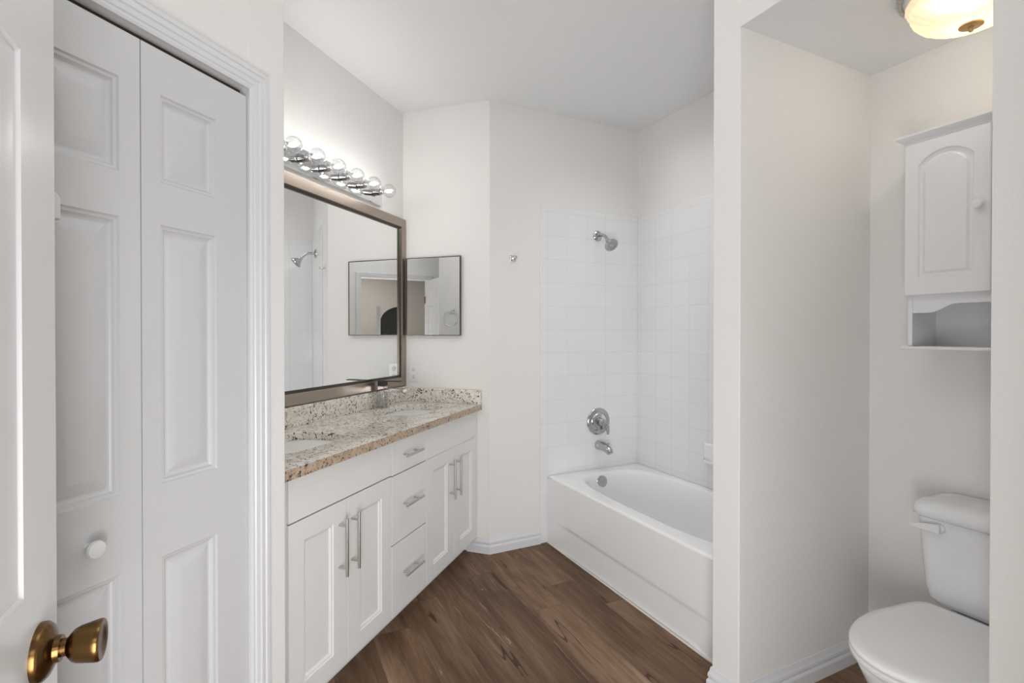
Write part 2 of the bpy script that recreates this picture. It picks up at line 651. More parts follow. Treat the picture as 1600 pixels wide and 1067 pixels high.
# tiles around the tub
TZ = 2.195
struct('wall_tile_shower', MB().box(1.613, XB, YS - .0085, YS, 0, TZ), M['tile_x'], bevel=0.003)
struct('wall_tile_tub', MB().box(XB - .0075, XB, YP + PT, YS - .0085, 0.40, TZ), M['tile_y'], bevel=0.003)
struct('wall_tile_end', MB().box(1.60, XB - .0075, YP + PT, YP + PT + .008, 0.40, TZ), M['tile_x'], bevel=0.003)


# baseboards
def sweep(path, prof, flip=1):
    """mitred profile (out, z) along a polyline; out points to the left of the path times flip"""
    P = [Vector((x, y)) for x, y in path]
    lps = []
    for i, p in enumerate(P):
        ds = []
        if i > 0:
            ds.append((p - P[i - 1]).normalized())
        if i < len(P) - 1:
            ds.append((P[i + 1] - p).normalized())
        ns = [Vector((-d.y, d.x)) * flip for d in ds]
        if len(ns) == 1:
            off = ns[0]
        else:
            b = (ns[0] + ns[1]).normalized()
            off = b / max(.2, b.dot(ns[0]))
        lps.append([(p.x + off.x * u, p.y + off.y * u, z) for u, z in prof])
    return MB().loops(lps, True, True, True)


BASE = [(0.0005, 0), (.0145, 0), (.0145, .044), (.0125, .050), (.0095, .054), (.0095, .060), (.0115, .064), (.0105, .074),
        (.0065, .083), (.0050, .092), (.0030, .099), (.0005, .100)]
bp1 = [tuple(DW(AE, 1.30)[:2]), B, (1.612, YS)]
struct('baseboard_back', sweep(bp1, BASE, -1), M['trim'], smooth=True)
bp2 = [(1.655, YP + PT), (XP, YP + PT), (XP, YP), (XT, YP), (XT, 0.33)]
struct('baseboard_partition', sweep(bp2, BASE, 1 if False else -1), M['trim'], smooth=True)
struct('baseboard_right', sweep([(XP, 0.577), (XP, YE)], BASE, -1), M['trim'], smooth=True)
struct('baseboard_closet', sweep([tuple(DW(1.196, CM)[:2]), tuple(DW(AR, CM)[:2]), tuple(DW(AR, 1.22)[:2])], BASE, -1), M['trim'],
       smooth=True)

# closet casing, mitred, with a moulded profile
CAS = [(0, 0), (0, .008), (.006, .011), (.012, .011), (.015, .014), (.026, .016), (.030, .019), (.044, .017), (.047, .020),
       (.058, .020), (.062, .016), (.065, .012), (.065, 0)]


def casing(x0, x1, ztop, place):
    """U-shaped casing round an opening; place(x, z, out) gives the point"""
    mb = MB()
    st = [(x0, 0, -1, 0), (x0, ztop, -1, 1), (x1, ztop, 1, 1), (x1, 0, 1, 0)]
    lps = [[place(x + sx * w, z + sz * w, t) for w, t in CAS] for x, z, sx, sz in st]
    return mb.loops(lps, True, True, True)


struct('trim_closet', casing(CO0 + .002, CO1 - .002, COZ - .002, lambda x, z, t: (x, CM - t, z)), M['trim'], True, smooth=True)
struct('trim_closet_track', MB().box(CO0, CO1, CM + .03, CM + .06, COZ - .022, COZ - .001), M['dark_frame'], True)
struct('trim_entry', casing(DX0 + .002, DX1 - .002, DZ - .002, lambda x, z, t: (x, YE + t, z)), M['trim'], smooth=True)
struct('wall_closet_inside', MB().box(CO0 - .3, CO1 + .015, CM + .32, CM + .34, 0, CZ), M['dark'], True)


# ---------------------------------------------------------------- panelled doors
def panel_face(mb, W, Ht, panels, y, out, steps, back):
    """front face at y with moulded panels; steps = [(inset, depth)...]; out = -1 faces -y; back = thickness"""
    xs = sorted({0, W} | {p[0] for p in panels} | {p[1] for p in panels})
    zs = sorted({0, Ht} | {p[2] for p in panels} | {p[3] for p in panels})
    for i in range(len(xs) - 1):
        for j in range(len(zs) - 1):
            cx, cz = (xs[i] + xs[i + 1]) / 2, (zs[j] + zs[j + 1]) / 2
            if any(p[0] < cx < p[1] and p[2] < cz < p[3] for p in panels):
                continue
            mb.add([(xs[i], y, zs[j]), (xs[i + 1], y, zs[j]), (xs[i + 1], y, zs[j + 1]), (xs[i], y, zs[j + 1])], [(0, 1, 2, 3)])
    for x0, x1, z0, z1 in panels:
        lps = []
        for ins, dep in steps:
            yy = y - out * dep
            lps.append([(x0 + ins, yy, z0 + ins), (x1 - ins, yy, z0 + ins), (x1 - ins, yy, z1 - ins), (x0 + ins, yy, z1 - ins)])
        mb.loops(lps, False, True)
    yb = y - out * back
    # sides sampled at the same points as the face so the shell is closed
    bx = [(x, 0) for x in xs] + [(W, z) for z in zs[1:]] + [(x, Ht) for x in xs[::-1][1:]] + [(0, z) for z in zs[::-1][1:-1]]
    mb.loops([[(x, y, z) for x, z in bx], [(x, yb, z) for x, z in bx]], False, True)
    return mb


COLONIAL = [(0, 0), (.003, .0045), (.009, .0055), (.012, .0105), (.016, .0130), (.021, .0130), (.047, .0030), (.050, .0026)]

# bifold closet door: two leaves
LW = 0.2945
leafz = 0.012
LH = COZ - .024 - leafz
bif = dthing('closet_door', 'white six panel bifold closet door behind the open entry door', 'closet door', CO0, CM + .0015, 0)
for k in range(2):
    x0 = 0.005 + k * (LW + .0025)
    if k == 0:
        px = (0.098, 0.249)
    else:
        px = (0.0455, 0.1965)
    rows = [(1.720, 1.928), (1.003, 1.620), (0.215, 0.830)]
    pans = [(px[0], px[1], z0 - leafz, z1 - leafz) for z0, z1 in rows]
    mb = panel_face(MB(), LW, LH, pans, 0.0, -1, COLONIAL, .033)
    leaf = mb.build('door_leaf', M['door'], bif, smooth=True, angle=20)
    leaf.location = (x0, 0, leafz)
    if k == 0:
        kb = MB().lathe((0.182, 0, 0.915 - leafz), (0, -1, 0),
                        [(-.001, .009), (.006, .0085), (.012, .0075), (.016, .011), (.021, .0165), (.027, .0185), (.032, .0165), (.0345, .010),
                         (.0352, .002)], 28)
        kb.build('knob', M['plastic'], leaf)
# small white hook on the closet door edge, peeping out behind the entry door
hk = MB()
prof = []
for i in range(13):
    t = PI * i / 12
    prof.append((0.014 * math.cos(t), 0.012 + 0.0 * t, 0.020 + 0.016 * math.sin(t)))
lp = [(0.016, -0.024), (0.016, 0.016)] + [(0.016 * math.cos(PI * i / 10), 0.016 + 0.014 * math.sin(PI * i / 10)) for i in range(1, 10)] + [(-0.016, 0.016), (-0.016, -0.024)]
hk.loops([[(x * 0.92, -0.026, z * 0.92) for x, z in lp], [(x, -0.022, z) for x, z in lp], [(x, 0.0, z) for x, z in lp]], True, True)
hook = dthing('adhesive_hook', 'small white plastic hook on the bifold closet door, half hidden by the entry door', 'hook', 0.640, CM + .001, 1.607)
hk.build('hook_body', M['plastic'], hook, bevel=.002)

# entry door, open, at the left edge of the picture: local x runs to the free edge (world +Y), face towards world +X
DWd = 0.812
ent = thing('entry_door', 'open white panelled door at the far left with an aged brass knob', 'door', (-0.270, 0.952 - DWd, 0), PI / 2)
pr = [(1.029, 1.715), (1.80, 1.925), (0.22, 0.80)]
pans = []
for z0, z1 in pr:
    pans += [(0.112, 0.352, z0 - .01, z1 - .01), (0.458, 0.699, z0 - .01, z1 - .01)]
mb = panel_face(MB(), DWd, 2.03, pans, 0.0, -1, [(0, 0), (.0012, .0025), (.0030, .0044), (.0050, .0046), (.046, .0014), (.048, .0012)], .035)
dl = mb.build('door_panel', M['entry'], ent, smooth=True, angle=20)
dl.location = (0, 0, 0.01)
kn = (0.952 - DWd)
kx, kz = 0.885 - kn, 0.936
rs = MB().lathe((kx, 0, kz), (0, -1, 0), [(0, .0375), (.006, .0375), (.009, .0355), (.0105, .0335), (.012, .0325), (.016, .024), (.018, .0175), (.024, .0165)], 48)
ro = rs.build('knob_rosette', M['brass'], ent)
kb = MB().lathe((kx, 0, kz), (0, -1, 0), [(.022, .0115), (.030, .0115), (.033, .016), (.037, .0205), (.043, .0232), (.052, .0250), (.060, .0268), (.066, .0275), (.0685, .0262),
                (.069, .024), (.067, .018), (.0655, .009), (.0653, .001)], 48)
kb.build('door_knob', M['brass'], ent)
for hz in (0.25, 1.02, 1.80):
    MB().lathe((-0.002, -0.006, hz - .045), (0, 0, 1), [(0, .006), (.09, .006)], 12).build('hinge', M['brass'], ent)


# dark arched panel in the bedroom, caught in the mirrors
scr = thing('standing_screen', 'dark grey arched standing screen in the bedroom, seen only in the mirror', 'screen', (-0.25, -1.60, 0), 0)
arc = [(-.13, 0.0), (.20, 0.0)] + [(-.13 + .33 * math.cos(t), 1.56 + .24 * math.sin(t)) for t in [PI / 2 * i / 14 for i in range(15)]]
MB().loops([[(x, .02, z) for x, z in arc], [(x, -.02, z) for x, z in arc]], True, True).build('screen_panel', M['charcoal'], scr, bevel=.004)
MB().box(.205, .265, -.03, .03, 0, 1.80).build('white_post', M['trim'], scr, bevel=.004)


# ---------------------------------------------------------------- super-ellipse rings
def se_r(t, hx, hy, p):
    c, s = abs(math.cos(t)), abs(math.sin(t))
    return 1.0 / ((c / hx) ** p + (s / hy) ** p) ** (1.0 / p)


def rect_r(t, x0, x1, y0, y1):
    c, s = math.cos(t), math.sin(t)
    r = 1e9
    if c > 1e-9:
        r = min(r, x1 / c)
    if c < -1e-9:
        r = min(r, x0 / c)
    if s > 1e-9:
        r = min(r, y1 / s)
    if s < -1e-9:
        r = min(r, y0 / s)
    return r


def angles(hx, hy, n, corners):
    A = [math.atan2(hy * math.sin(2 * PI * i / n), hx * math.cos(2 * PI * i / n)) % (2 * PI) for i in range(n)]
    A += [math.atan2(y, x) % (2 * PI) for x, y in corners]
    A = sorted(A)
    out = [A[0]]
    for q in A[1:]:
        if q - out[-1] > 1e-4:
            out.append(q)
    return out


# ---------------------------------------------------------------- vanity
FM = 1.238           # cabinet front (m)
CTZ = 0.925          # counter top
van = dthing('vanity_cabinet', 'long white double vanity cabinet with bar pulls under the granite counter', 'vanity cabinet', AR + .001, FM, 0)
o3 = (AR + .001, FM, 0)
MB().box(AR + .001, AE - .001, FM + .024, AV - .001, 0.098, 0.889).build('cabinet_body', M['cabinet'], van, o3)
MB().box(AR + .001, AE - .001, FM + .085, FM + .10, 0.0, 0.098).build('toe_kick', M['cabinet'], van, o3)
MB().box(AR + .001, 1.338, FM + .002, FM + .021, 0.090, 0.889).build('filler_strip', M['cabinet'], van, o3, bevel=.001)

SHAK = [(0, 0), (.003, .0045), (.009, .0055), (.012, .0095), (.015, .0115), (.020, .0115)]


def slab_front(name, a0, a1, z0, z1, panel=None):
    mb = MB()
    if panel:
        panel_face(mb, a1 - a0, z1 - z0, [panel], 0.0, -1, SHAK, .020)
        ob = mb.build(name, M['cabinet'], van, angle=20, bevel=.0006)
    else:
        mb.box(0, a1 - a0, 0, .020, 0, z1 - z0)
        ob = mb.build(name, M['cabinet'], van, bevel=.0007)
    ob.location = (a0 - o3[0], 0, z0)
    return ob


def pull(parent, x, z, vert, length, r=.006, post=.096):
    """bar pull centred at local x, z of a front"""
    mb = MB()
    st = .036
    if vert:
        mb.tube([(x, -st, z - length / 2), (x, -st, z + length / 2)], r, 14)
        ps = [(x, z - post / 2), (x, z + post / 2)]
    else:
        mb.tube([(x - length / 2, -st, z), (x + length / 2, -st, z)], r, 14)
        ps = [(x - post / 2, z), (x + post / 2, z)]
    for px, pz in ps:
        mb.tube([(px, .001, pz), (px, -st, pz)], r * .75, 12)
    h = mb.build('handle', M['nickel'], parent)
    return h


ZD0, ZD1 = 0.094, 0.727
for a0, a1, side in ((1.3435, 1.6482, 1), (1.6518, 1.9560, -1), (2.2820, 2.6002, 1), (2.6038, 2.9235, -1)):
    w = a1 - a0
    d = slab_front('cabinet_door', a0, a1, ZD0, ZD1, (.070, w - .080, .072, ZD1 - ZD0 - .072) if side == 1 else (.078, w - .072, .072, ZD1 - ZD0 - .072))
    hx = w - .048 if side == 1 else .022
    if a0 > 2:
        hx = w - .054 if side == 1 else .018
    pull(d, hx, 0.560 - ZD0, True, .218, .0062, .160)
slab_front('false_drawer_front', 1.3435, 1.9560, 0.7325, 0.880)
slab_front('false_drawer_front', 2.2815, 2.9235, 0.7225, 0.880)
for z0, z1, hz in ((0.7275, 0.880, .804), (0.4165, 0.7225, .578), (0.094, 0.4115, .261)):
    d = slab_front('drawer', 1.9650, 2.2745, z0, z1)
    pull(d, 2.110 - 1.965, hz - z0, False, .158, .006, .096)

# granite worktop with two undermount cut-outs
ctop = dthing('countertop', 'speckled beige granite worktop with two sink cut-outs and a low backsplash', 'countertop', AR + .001, 1.203, 0.889)
oc = (AR + .001, 1.203, 0.889)
mb = MB()
SK = [(1.650, 1.510), (2.590, 1.510)]
SHX, SHY, SP = .215, .155, 3.2
x0, x1, y0, y1 = AR + .001, AE - .001, 1.203, AV - .001
mid = 2.12
NS = 72
for (sx, sy), (u0, u1) in zip(SK, ((x0, mid), (mid, x1))):
    A = angles(SHX, SHY, NS, [(u0 - sx, y0 - sy), (u1 - sx, y0 - sy), (u1 - sx, y1 - sy), (u0 - sx, y1 - sy)])
    outer = [(sx + rect_r(t, u0 - sx, u1 - sx, y0 - sy, y1 - sy) * math.cos(t), sy + rect_r(t, u0 - sx, u1 - sx, y0 - sy, y1 - sy) * math.sin(t)) for t in A]
    inn = [(sx + se_r(t, SHX, SHY, SP) * math.cos(t), sy + se_r(t, SHX, SHY, SP) * math.sin(t)) for t in A]
    inn2 = [(sx + (se_r(t, SHX, SHY, SP) + .003) * math.cos(t), sy + (se_r(t, SHX, SHY, SP) + .003) * math.sin(t)) for t in A]
    mb.loops([[(x, y, .8895) for x, y in outer], [(x, y, CTZ) for x, y in outer], [(x, y, CTZ) for x, y in inn2], [(x, y, CTZ - .003) for x, y in inn],
              [(x, y, .8895) for x, y in inn], [(x, y, .8895) for x, y in outer]])
# drop the wall between the two halves
keep = []
for f in mb.f:
    if all(abs(mb.v[i][0] - mid) < 1e-6 for i in f):
        continue
    keep.append(f)
mb.f = keep
wt = mb.build('worktop', M['granite'], ctop, oc, angle=30)
wt.data.materials.append(M['granite_shaded'])
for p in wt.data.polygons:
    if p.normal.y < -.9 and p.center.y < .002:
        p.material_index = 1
MB().box(x0, x1, AV - .025, AV - .001, CTZ, 1.020).build('backsplash', M['granite'], ctop, oc, bevel=.002)
MB().box(AE - .025, AE - .001, 1.203, AV - .0255, CTZ, 1.012).build('side_splash', M['granite'], ctop, oc, bevel=.002)

# sinks
for i, (sx, sy) in enumerate(SK):
    lab = ['white undermount basin in the left half of the granite counter', 'white undermount basin in the right half of the granite counter, near the side wall'][i]
    sk = dthing('sink', lab, 'sink', sx, sy, .889, 'undermount vanity sinks')
    A = angles(SHX, SHY, NS, [])

    def ring(ins, z, p=SP):
        return [(se_r(t, SHX - ins, SHY - ins, p) * math.cos(t), se_r(t, SHX - ins, SHY - ins, p) * math.sin(t), z) for t in A]
    MB().loops([ring(-.018, -.012), ring(-.018, -.0004), ring(-.004, -.0004), ring(.002, -.006), ring(.006, -.03), ring(.016, -.09), ring(.035, -.125), ring(.075, -.142, 2.5),
                ring(.13, -.147, 2)], False, True).build('basin', M['porcelain'], sk, angle=60)
    MB().lathe((0, 0, -.1475), (0, 0, 1), [(0, .024), (.003, .024), (.0035, .014), (.001, .012)], 24).build('drain', M['chrome'], sk)

# faucets
for i, (sx, sy) in enumerate(SK):
    lab = ['square chrome single-lever faucet behind the left basin', 'square chrome single-lever faucet behind the right basin below the mirror frame'][i]
    fx, fy = sx - .005, 1.692
    fc = dthing('faucet', lab, 'faucet', fx, fy, CTZ, 'square vanity faucets')
    MB().box(-.027, .027, -.027, .027, 0, .006).build('base_plate', M['faucet'], fc, bevel=.001)
    MB().box(-.021, .021, -.021, .021, .006, .128).build('faucet_column', M['faucet'], fc, bevel=.0015)
    MB().box(-.019, .019, -.150, -.020, .096, .118).build('spout', M['faucet'], fc, bevel=.002)
    mb = MB()
    mb.box(-.020, .020, -.022, .022, .131, .157)
    mb.box(-.017, .017, -.120, .024, .157, .163)
    mb.build('lever', M['lever'], fc, bevel=.001)

# big mirror
mir = dthing('wall_mirror', 'large bronze-framed mirror over the granite vanity', 'mirror', 2.10, AV, 1.026)
om = (2.10, AV, 1.026)
ma0, ma1, mz0, mz1, fw = 1.268, 2.926, 1.026, 2.104, .066
FR = [(0, 0), (0, .022), (.003, .0245), (.053, .0245), (.055, .0225), (.055, 0)]
cs = [(ma0, mz0, 1, 1), (ma0, mz1, 1, -1), (ma1, mz1, -1, -1), (ma1, mz0, -1, 1)]
lps = [[(x + sx * w, AV - .0005 - t, z + sz * w) for w, t in FR] for x, z, sx, sz in cs]
mb = MB().loops(lps + [lps[0]], False, False, True)
mb.build('mirror_frame', M['bronze'], mir, om, angle=25)
MB().box(ma0 + .060, ma1 - .060, AV - .007, AV - .001, mz0 + .060, mz1 - .060).build('mirror_glass', M['mirror'], mir, om)
lps = [[(x + sx * w, AV - .0005 - t, z + sz * w) for w, t in [(.0552, .001), (.0552, .020), (.0600, .020), (.0612, .0165), (.0645, .0165), (.0655, .0135), (.0690, .0135), (.0690, .001)]] for x, z, sx, sz in cs]
MB().loops(lps + [lps[0]], False, False, True).build('inner_bead', M['dark_frame'], mir, om, angle=25)

# vanity light strip
vl = dthing('vanity_light', 'chrome vanity light strip of clear round bulbs above the mirror', 'light fixture', 2.03, AV, 2.120)
ol = (2.03, AV, 2.120)
la0, la1 = 1.405, 2.652
lps = []
for k, (ins, t) in enumerate([(0, 0), (0, .020), (.003, .024), (.010, .026)]):
    lps.append([(la0 + ins, AV - .0005 - t, 2.128 + ins), (la1 - ins, AV - .0005 - t, 2.128 + ins), (la1 - ins, AV - .0005 - t, 2.246 - ins), (la0 + ins, AV - .0005 - t, 2.246 - ins)])
MB().loops(lps, True, True).build('back_plate', M['chrome'], vl, ol, angle=30)
BZ = 2.187
proto = None
for k in range(8):
    ba = 2.559 - k * .1518
    if proto is None:
        so = MB().lathe((0, 0, 0), (0, -1, 0), [(0, .024), (.003, .024), (.004, .019), (.046, .019), (.048, .0165), (.050, .014)], 24).build('socket', M['socket'], vl)
        cp = MB().lathe((0, 0, 0), (0, -1, 0), [(.050, .0135), (.053, .0135), (.055, .0125), (.058, .0135), (.060, .0125), (.064, .0125)], 20).build('bulb_cap', M['nickel'], so)
        pf = [(.062, .012), (.068, .0145), (.074, .0205)]
        c, R = .105, .0385
        for j in range(1, 16):
            t = PI * (1 - j / 15 * .80) - .0
            pf = pf
        for j in range(14):
            t = math.radians(142 - j * 142 / 13)
            pf.append((c + R * math.cos(t), max(.0004, R * math.sin(t))))
        gb = MB().lathe((0, 0, 0), (0, -1, 0), pf, 28, caps=(False, False)).build('bulb', M['bulb_glass'], so, angle=80)
        fl = MB().lathe((0, 0, 0), (0, -1, 0), [(.078, .002), (.086, .006), (.100, .009), (.112, .009), (.120, .005), (.123, .001)], 14).build('filament', M['filament'], gb)
        proto = (so, cp, gb, fl)
        loc = so
    else:
        so = proto[0].copy()
        cp, gb, fl = proto[1].copy(), proto[2].copy(), proto[3].copy()
        for q in (so, cp, gb, fl):
            COL.objects.link(q)
        so.parent = vl
        cp.parent = so
        gb.parent = so
        fl.parent = gb
    so.location = (ba - ol[0], -.0262, BZ - ol[2])

# medicine cabinet on the side wall (door set slightly ajar)
med = dthing('medicine_cabinet', 'mirrored medicine cabinet with thin steel edge on the narrow wall beside the vanity mirror', 'medicine cabinet', AE, 1.535, 1.345)
omd = (AE, 1.535, 1.345)
m0, m1, z0, z1 = 1.3375, 1.722, 1.350, 1.850
MB().box(AE - .012, AE - .0005, m0 + .012, m1 - .012, z0 + .012, z1 - .012).build('cabinet_box', M['dark_frame'], med, omd)
MB().box(AE - .0245, AE - .0125, m0 + .003, m1 - .003, z0 + .003, z1 - .003).build('mirror_door', M['mirror'], med, omd)
fr = [(0, .011), (0, .0265), (.0055, .0265), (.0055, .011)]
cs = [(m0, z0, 1, 1), (m0, z1, 1, -1), (m1, z1, -1, -1), (m1, z0, -1, 1)]
lps = [[(AE - t, y + sy * w, z + sz * w) for w, t in fr] for y, z, sy, sz in cs]
MB().loops(lps + [lps[0]], False, False, True).build('door_edge', M['dark_frame'], med, omd, angle=25)

# outlet below it
out = dthing('outlet', 'white duplex outlet on the narrow wall above the granite splash', 'outlet', AE, 1.678, 1.045)
oo = (AE, 1.678, 1.045)
MB().box(AE - .0065, AE - .0003, 1.642, 1.713, 1.050, 1.166).build('wall_plate', M['plastic'], out, oo, bevel=.002)
for zc in (1.132, 1.084):
    rc = MB().lathe((AE - .0064, 1.678, zc), (-1, 0, 0), [(0, .0165), (.0015, .0165), (.002, .015)], 24).build('receptacle', M['plastic'], out, oo)
    s_ = MB()
    s_.box(AE - .0091, AE - .0085, 1.671, 1.673, zc - .001, zc + .008)
    s_.box(AE - .0091, AE - .0085, 1.683, 1.685, zc - .001, zc + .007)
    s_.box(AE - .0091, AE - .0085, 1.6755, 1.6805, zc - .010, zc - .006)
    s_.build('slot', M['slot'], rc, oo)

# towel ring on the closet return, seen in the mirrors
tr = dthing('towel_ring', 'chrome towel ring on the closet return wall, seen only in the medicine cabinet mirror', 'towel ring', AR, 1.330, 1.50)
MB().box(.0003, .010, -.024, .024, .066, .114).build('mount_plate', M['chrome'], tr, bevel=.002)
mb = MB().tube([(.010, 0, .09), (.050, 0, .09)], .010, 14)
mb.build('mount_post', M['chrome'], tr)
mb = MB()
pts = [(.044, .076 * math.sin(t), .012 + .076 * math.cos(t)) for t in [2 * PI * i / 40 for i in range(41)]]
mb.tube(pts, .005, 10, False)
mb.build('ring', M['chrome'], tr)

# ---------------------------------------------------------------- shower and tub
TX0, TX1, TY0, TY1, TZ0 = 1.664, XB - .0085, YP + PT + .009, YS - .0095, 0.438
tub = thing('bathtub', 'white enamel alcove bathtub with a plain apron', 'bathtub', ((TX0 + TX1) / 2, (TY0 + TY1) / 2, 0))
tcx, tcy = (TX0 + TX1) / 2, (TY0 + TY1) / 2
ot = (tcx, tcy, 0)
bx0, bx1, by0, by1 = 1.762, 2.345, TY0 + .075, 2.775
bcx, bcy = (bx0 + bx1) / 2, (by0 + by1) / 2
BHX, BHY = (bx1 - bx0) / 2, (by1 - by0) / 2
cor = [(TX0 - bcx, TY0 - bcy), (TX1 - bcx, TY0 - bcy), (TX1 - bcx, TY1 - bcy), (TX0 - bcx, TY1 - bcy)]
A = angles(BHX, BHY, 96, cor)


def trect(ins, z):
    return [(bcx + rect_r(t, TX0 + ins - bcx, TX1 - ins - bcx, TY0 + ins - bcy, TY1 - ins - bcy) * math.cos(t),
             bcy + rect_r(t, TX0 + ins - bcx, TX1 - ins - bcx, TY0 + ins - bcy, TY1 - ins - bcy) * math.sin(t), z) for t in A]


def tring(ins, z, p=3.4, dy=0.0, ext=0.0):
    return [(bcx + se_r(t, BHX - ins, BHY - ins - ext, p) * math.cos(t), bcy + dy + se_r(t, BHX - ins, BHY - ins - ext, p) * math.sin(t), z) for t in A]


MB().loops([trect(.004, .415), trect(.0, .422), trect(.002, .431), trect(.008, .4365), trect(.016, .438), tring(-.030, .4385), tring(-.012, .437), tring(-.003, .432), tring(.004, .422),
            tring(.012, .39), tring(.028, .28, 3.2, .01, .02), tring(.050, .17, 3.0, .02, .05), tring(.075, .115, 2.8, .02, .07), tring(.12, .092, 2.6, .02, .08),
            tring(.20, .086, 2.4, .02, .10)], False, True).build('tub_basin', M['tub'], tub, ot, angle=70)
# apron with a shallow recess along its foot
ap = MB()
rows = [(0.0, 1), (.146, 1), (.153, .93), (.160, .7), (.168, .3), (.175, .07), (.182, 0), (.40, 0), (.422, 0)]
st = [(TY1, 0), (TY1 - .10, 0), (TY1 - .17, .35), (TY1 - .26, 1), (TY0 + .25, 1), (TY0 + .1, 0), (TY0, 0)]
lps = []
for y, k in st:
    fr_ = [(TX0 + .009 * r * k, y, z) for z, r in rows]
    bk_ = [(TX0 + .028, y, z) for z, r in rows[::-1]]
    lps.append(fr_ + bk_)
ap.loops(lps, True, True).build('apron', M['tub'], tub, ot, angle=50)
MB().prism([(TX0 - .006, TY0 + .02), (TX0 + .004, TY0 + .02), (TX0 + .004, TY1), (TX0 - .006, TY1)], 0, .007).build('caulk_bead', M['caulk'], tub, ot, bevel=.002)
mb = MB().lathe((2.014, 2.7655, .382), (0, -1, .10), [(0, .040), (.006, .040), (.009, .036), (.010, .030), (.0095, .006), (.012, .005), (.012, .001)], 36)
mb.build('overflow_plate', M['dull_chrome'], tub, ot)
MB().lathe((2.05, 2.45, .0862), (0, 0, 1), [(0, .03), (.003, .03), (.004, .02)], 24).build('drain', M['chrome'], tub, ot)

YT = YS - .0087
vx, vz = 2.066, .761
vv = thing('shower_valve', 'round chrome shower valve with a curved lever on the tile above the tub', 'shower valve', (vx, YT, vz))
MB().lathe((0, 0, 0), (0, -1, 0), [(0, .092), (.004, .092), (.009, .088), (.012, .078), (.012, .066), (.016, .060), (.021, .056), (.022, .050)], 48).build('escutcheon', M['dull_chrome'], vv)
MB().lathe((0, 0, 0), (0, -1, 0), [(.020, .030), (.045, .026), (.058, .024), (.066, .018), (.069, .008), (.0695, .001)], 32).build('hub', M['dull_chrome'], vv)
MB().tube([(0, -.050, -.006), (.018, -.058, -.012), (.034, -.060, -.032), (.040, -.056, -.060), (.043, -.052, -.084)], [.013, .014, .013, .011, .0085], 16).build('lever', M['dull_chrome'], vv)

sp_ = thing('tub_spout', 'chrome tub spout with diverter knob below the shower valve', 'tub spout', (2.066, YT, .600))
mb = MB()
mb.tube([(0, .0005, 0), (0, -.004, 0), (0, -.05, 0), (0, -.085, -.004), (0, -.110, -.012), (0, -.128, -.022), (0, -.136, -.034)], [.030, .032, .0315, .029, .0265, .024, .020], 24)
mb.build('spout_body', M['dull_chrome'], sp_)
MB().lathe((0, -.112, .012), (0, -.1, 1), [(0, .0045), (.012, .0045), (.013, .008), (.019, .008), (.021, .004)], 16).build('diverter_knob', M['dull_chrome'], sp_)

shx, shz = 2.058, 2.030
sh = thing('shower', 'chrome shower head on a bent arm high on the tiled wall', 'shower head', (shx, YT, shz))
MB().lathe((0, 0, 0), (0, -1, 0), [(0, .036), (.004, .036), (.010, .030), (.014, .020), (.015, .012)], 32).build('flange', M['dull_chrome'], sh)
arm = [(0, 0, 0), (0, -.025, .001), (0, -.050, .000), (0, -.070, -.006), (0, -.088, -.018), (0, -.104, -.034), (0, -.116, -.048)]
MB().tube(arm, .0105, 16).build('shower_arm', M['dull_chrome'], sh)
hd = Vector((0, -.72, -.69)).normalized()
MB().lathe((0, -.110, -.042), hd, [(0, .012), (.008, .0165), (.018, .0175), (.024, .019), (.036, .027), (.050, .040), (.058, .0455), (.066, .0465), (.070, .044), (.0705, .034), (.068, .030),
           (.069, .012), (.0685, .001)], 36).build('spray_head', M['dull_chrome'], sh)

fc_ = Vector((0, -.110, -.042)) + hd * .0692
mb = MB()
for rr, nn in ((.033, 20), (.020, 12)):
    u_ = Vector((1, 0, 0))
    w_ = hd.cross(u_)
    for k in range(nn):
        t = 2 * PI * k / nn
        mb.lathe(fc_ + (u_ * math.cos(t) + w_ * math.sin(t)) * rr, hd, [(-.003, .0022), (.0015, .0022), (.002, .001)], 8)
mb.build('spray_nozzles', M['socket'], sh)

hk_ = thing('robe_hook', 'small square chrome robe hook alone on the wall left of the shower tile', 'hook', (1.416, YS, 1.836))
MB().box(-.021, .021, -.0085, -.0003, -.021, .021).build('mount_plate', M['chrome'], hk_, bevel=.002)
mb = MB().lathe((0, 0, 0), (0, -1, 0), [(.008, .009), (.026, .008), (.032, .012), (.040, .013), (.043, .010), (.044, .002)], 20)
mb.build('peg', M['chrome'], hk_)

sd = thing('soap_dish', 'white ceramic soap dish on the tiled wall at the edge of the partition', 'soap dish', (XB - .0078, 2.170, .640))
lps = []
for dx, hy, z0, z1 in ((0, .078, -.062, .066), (-.016, .078, -.062, .066), (-.024, .070, -.052, .058)):
    lps.append([(dx, -hy, z0), (dx, hy, z0), (dx, hy, z1), (dx, -hy, z1)])
MB().loops(lps, True, True).build('back_plate', M['tub'], sd, bevel=.004)
lps = []
for k in range(9):
    t = PI * k / 8
    lps.append([(-.020 - .058 * math.sin(t) * r, -.066 * math.cos(t), z) for r, z in ((.55, -.052), (1.0, -.036), (1.0, -.024), (.86, -.024), (.8, -.032), (.15, -.034))])
MB().loops(lps, True, True).build('dish_tray', M['tub'], sd, angle=50)

# ---------------------------------------------------------------- toilet alcove
TC = 0.812
toi = thing('toilet', 'white two-piece toilet in the alcove at the right edge', 'toilet', (1.95, TC, 0))
otl = (1.95, TC, 0)
NB = 48


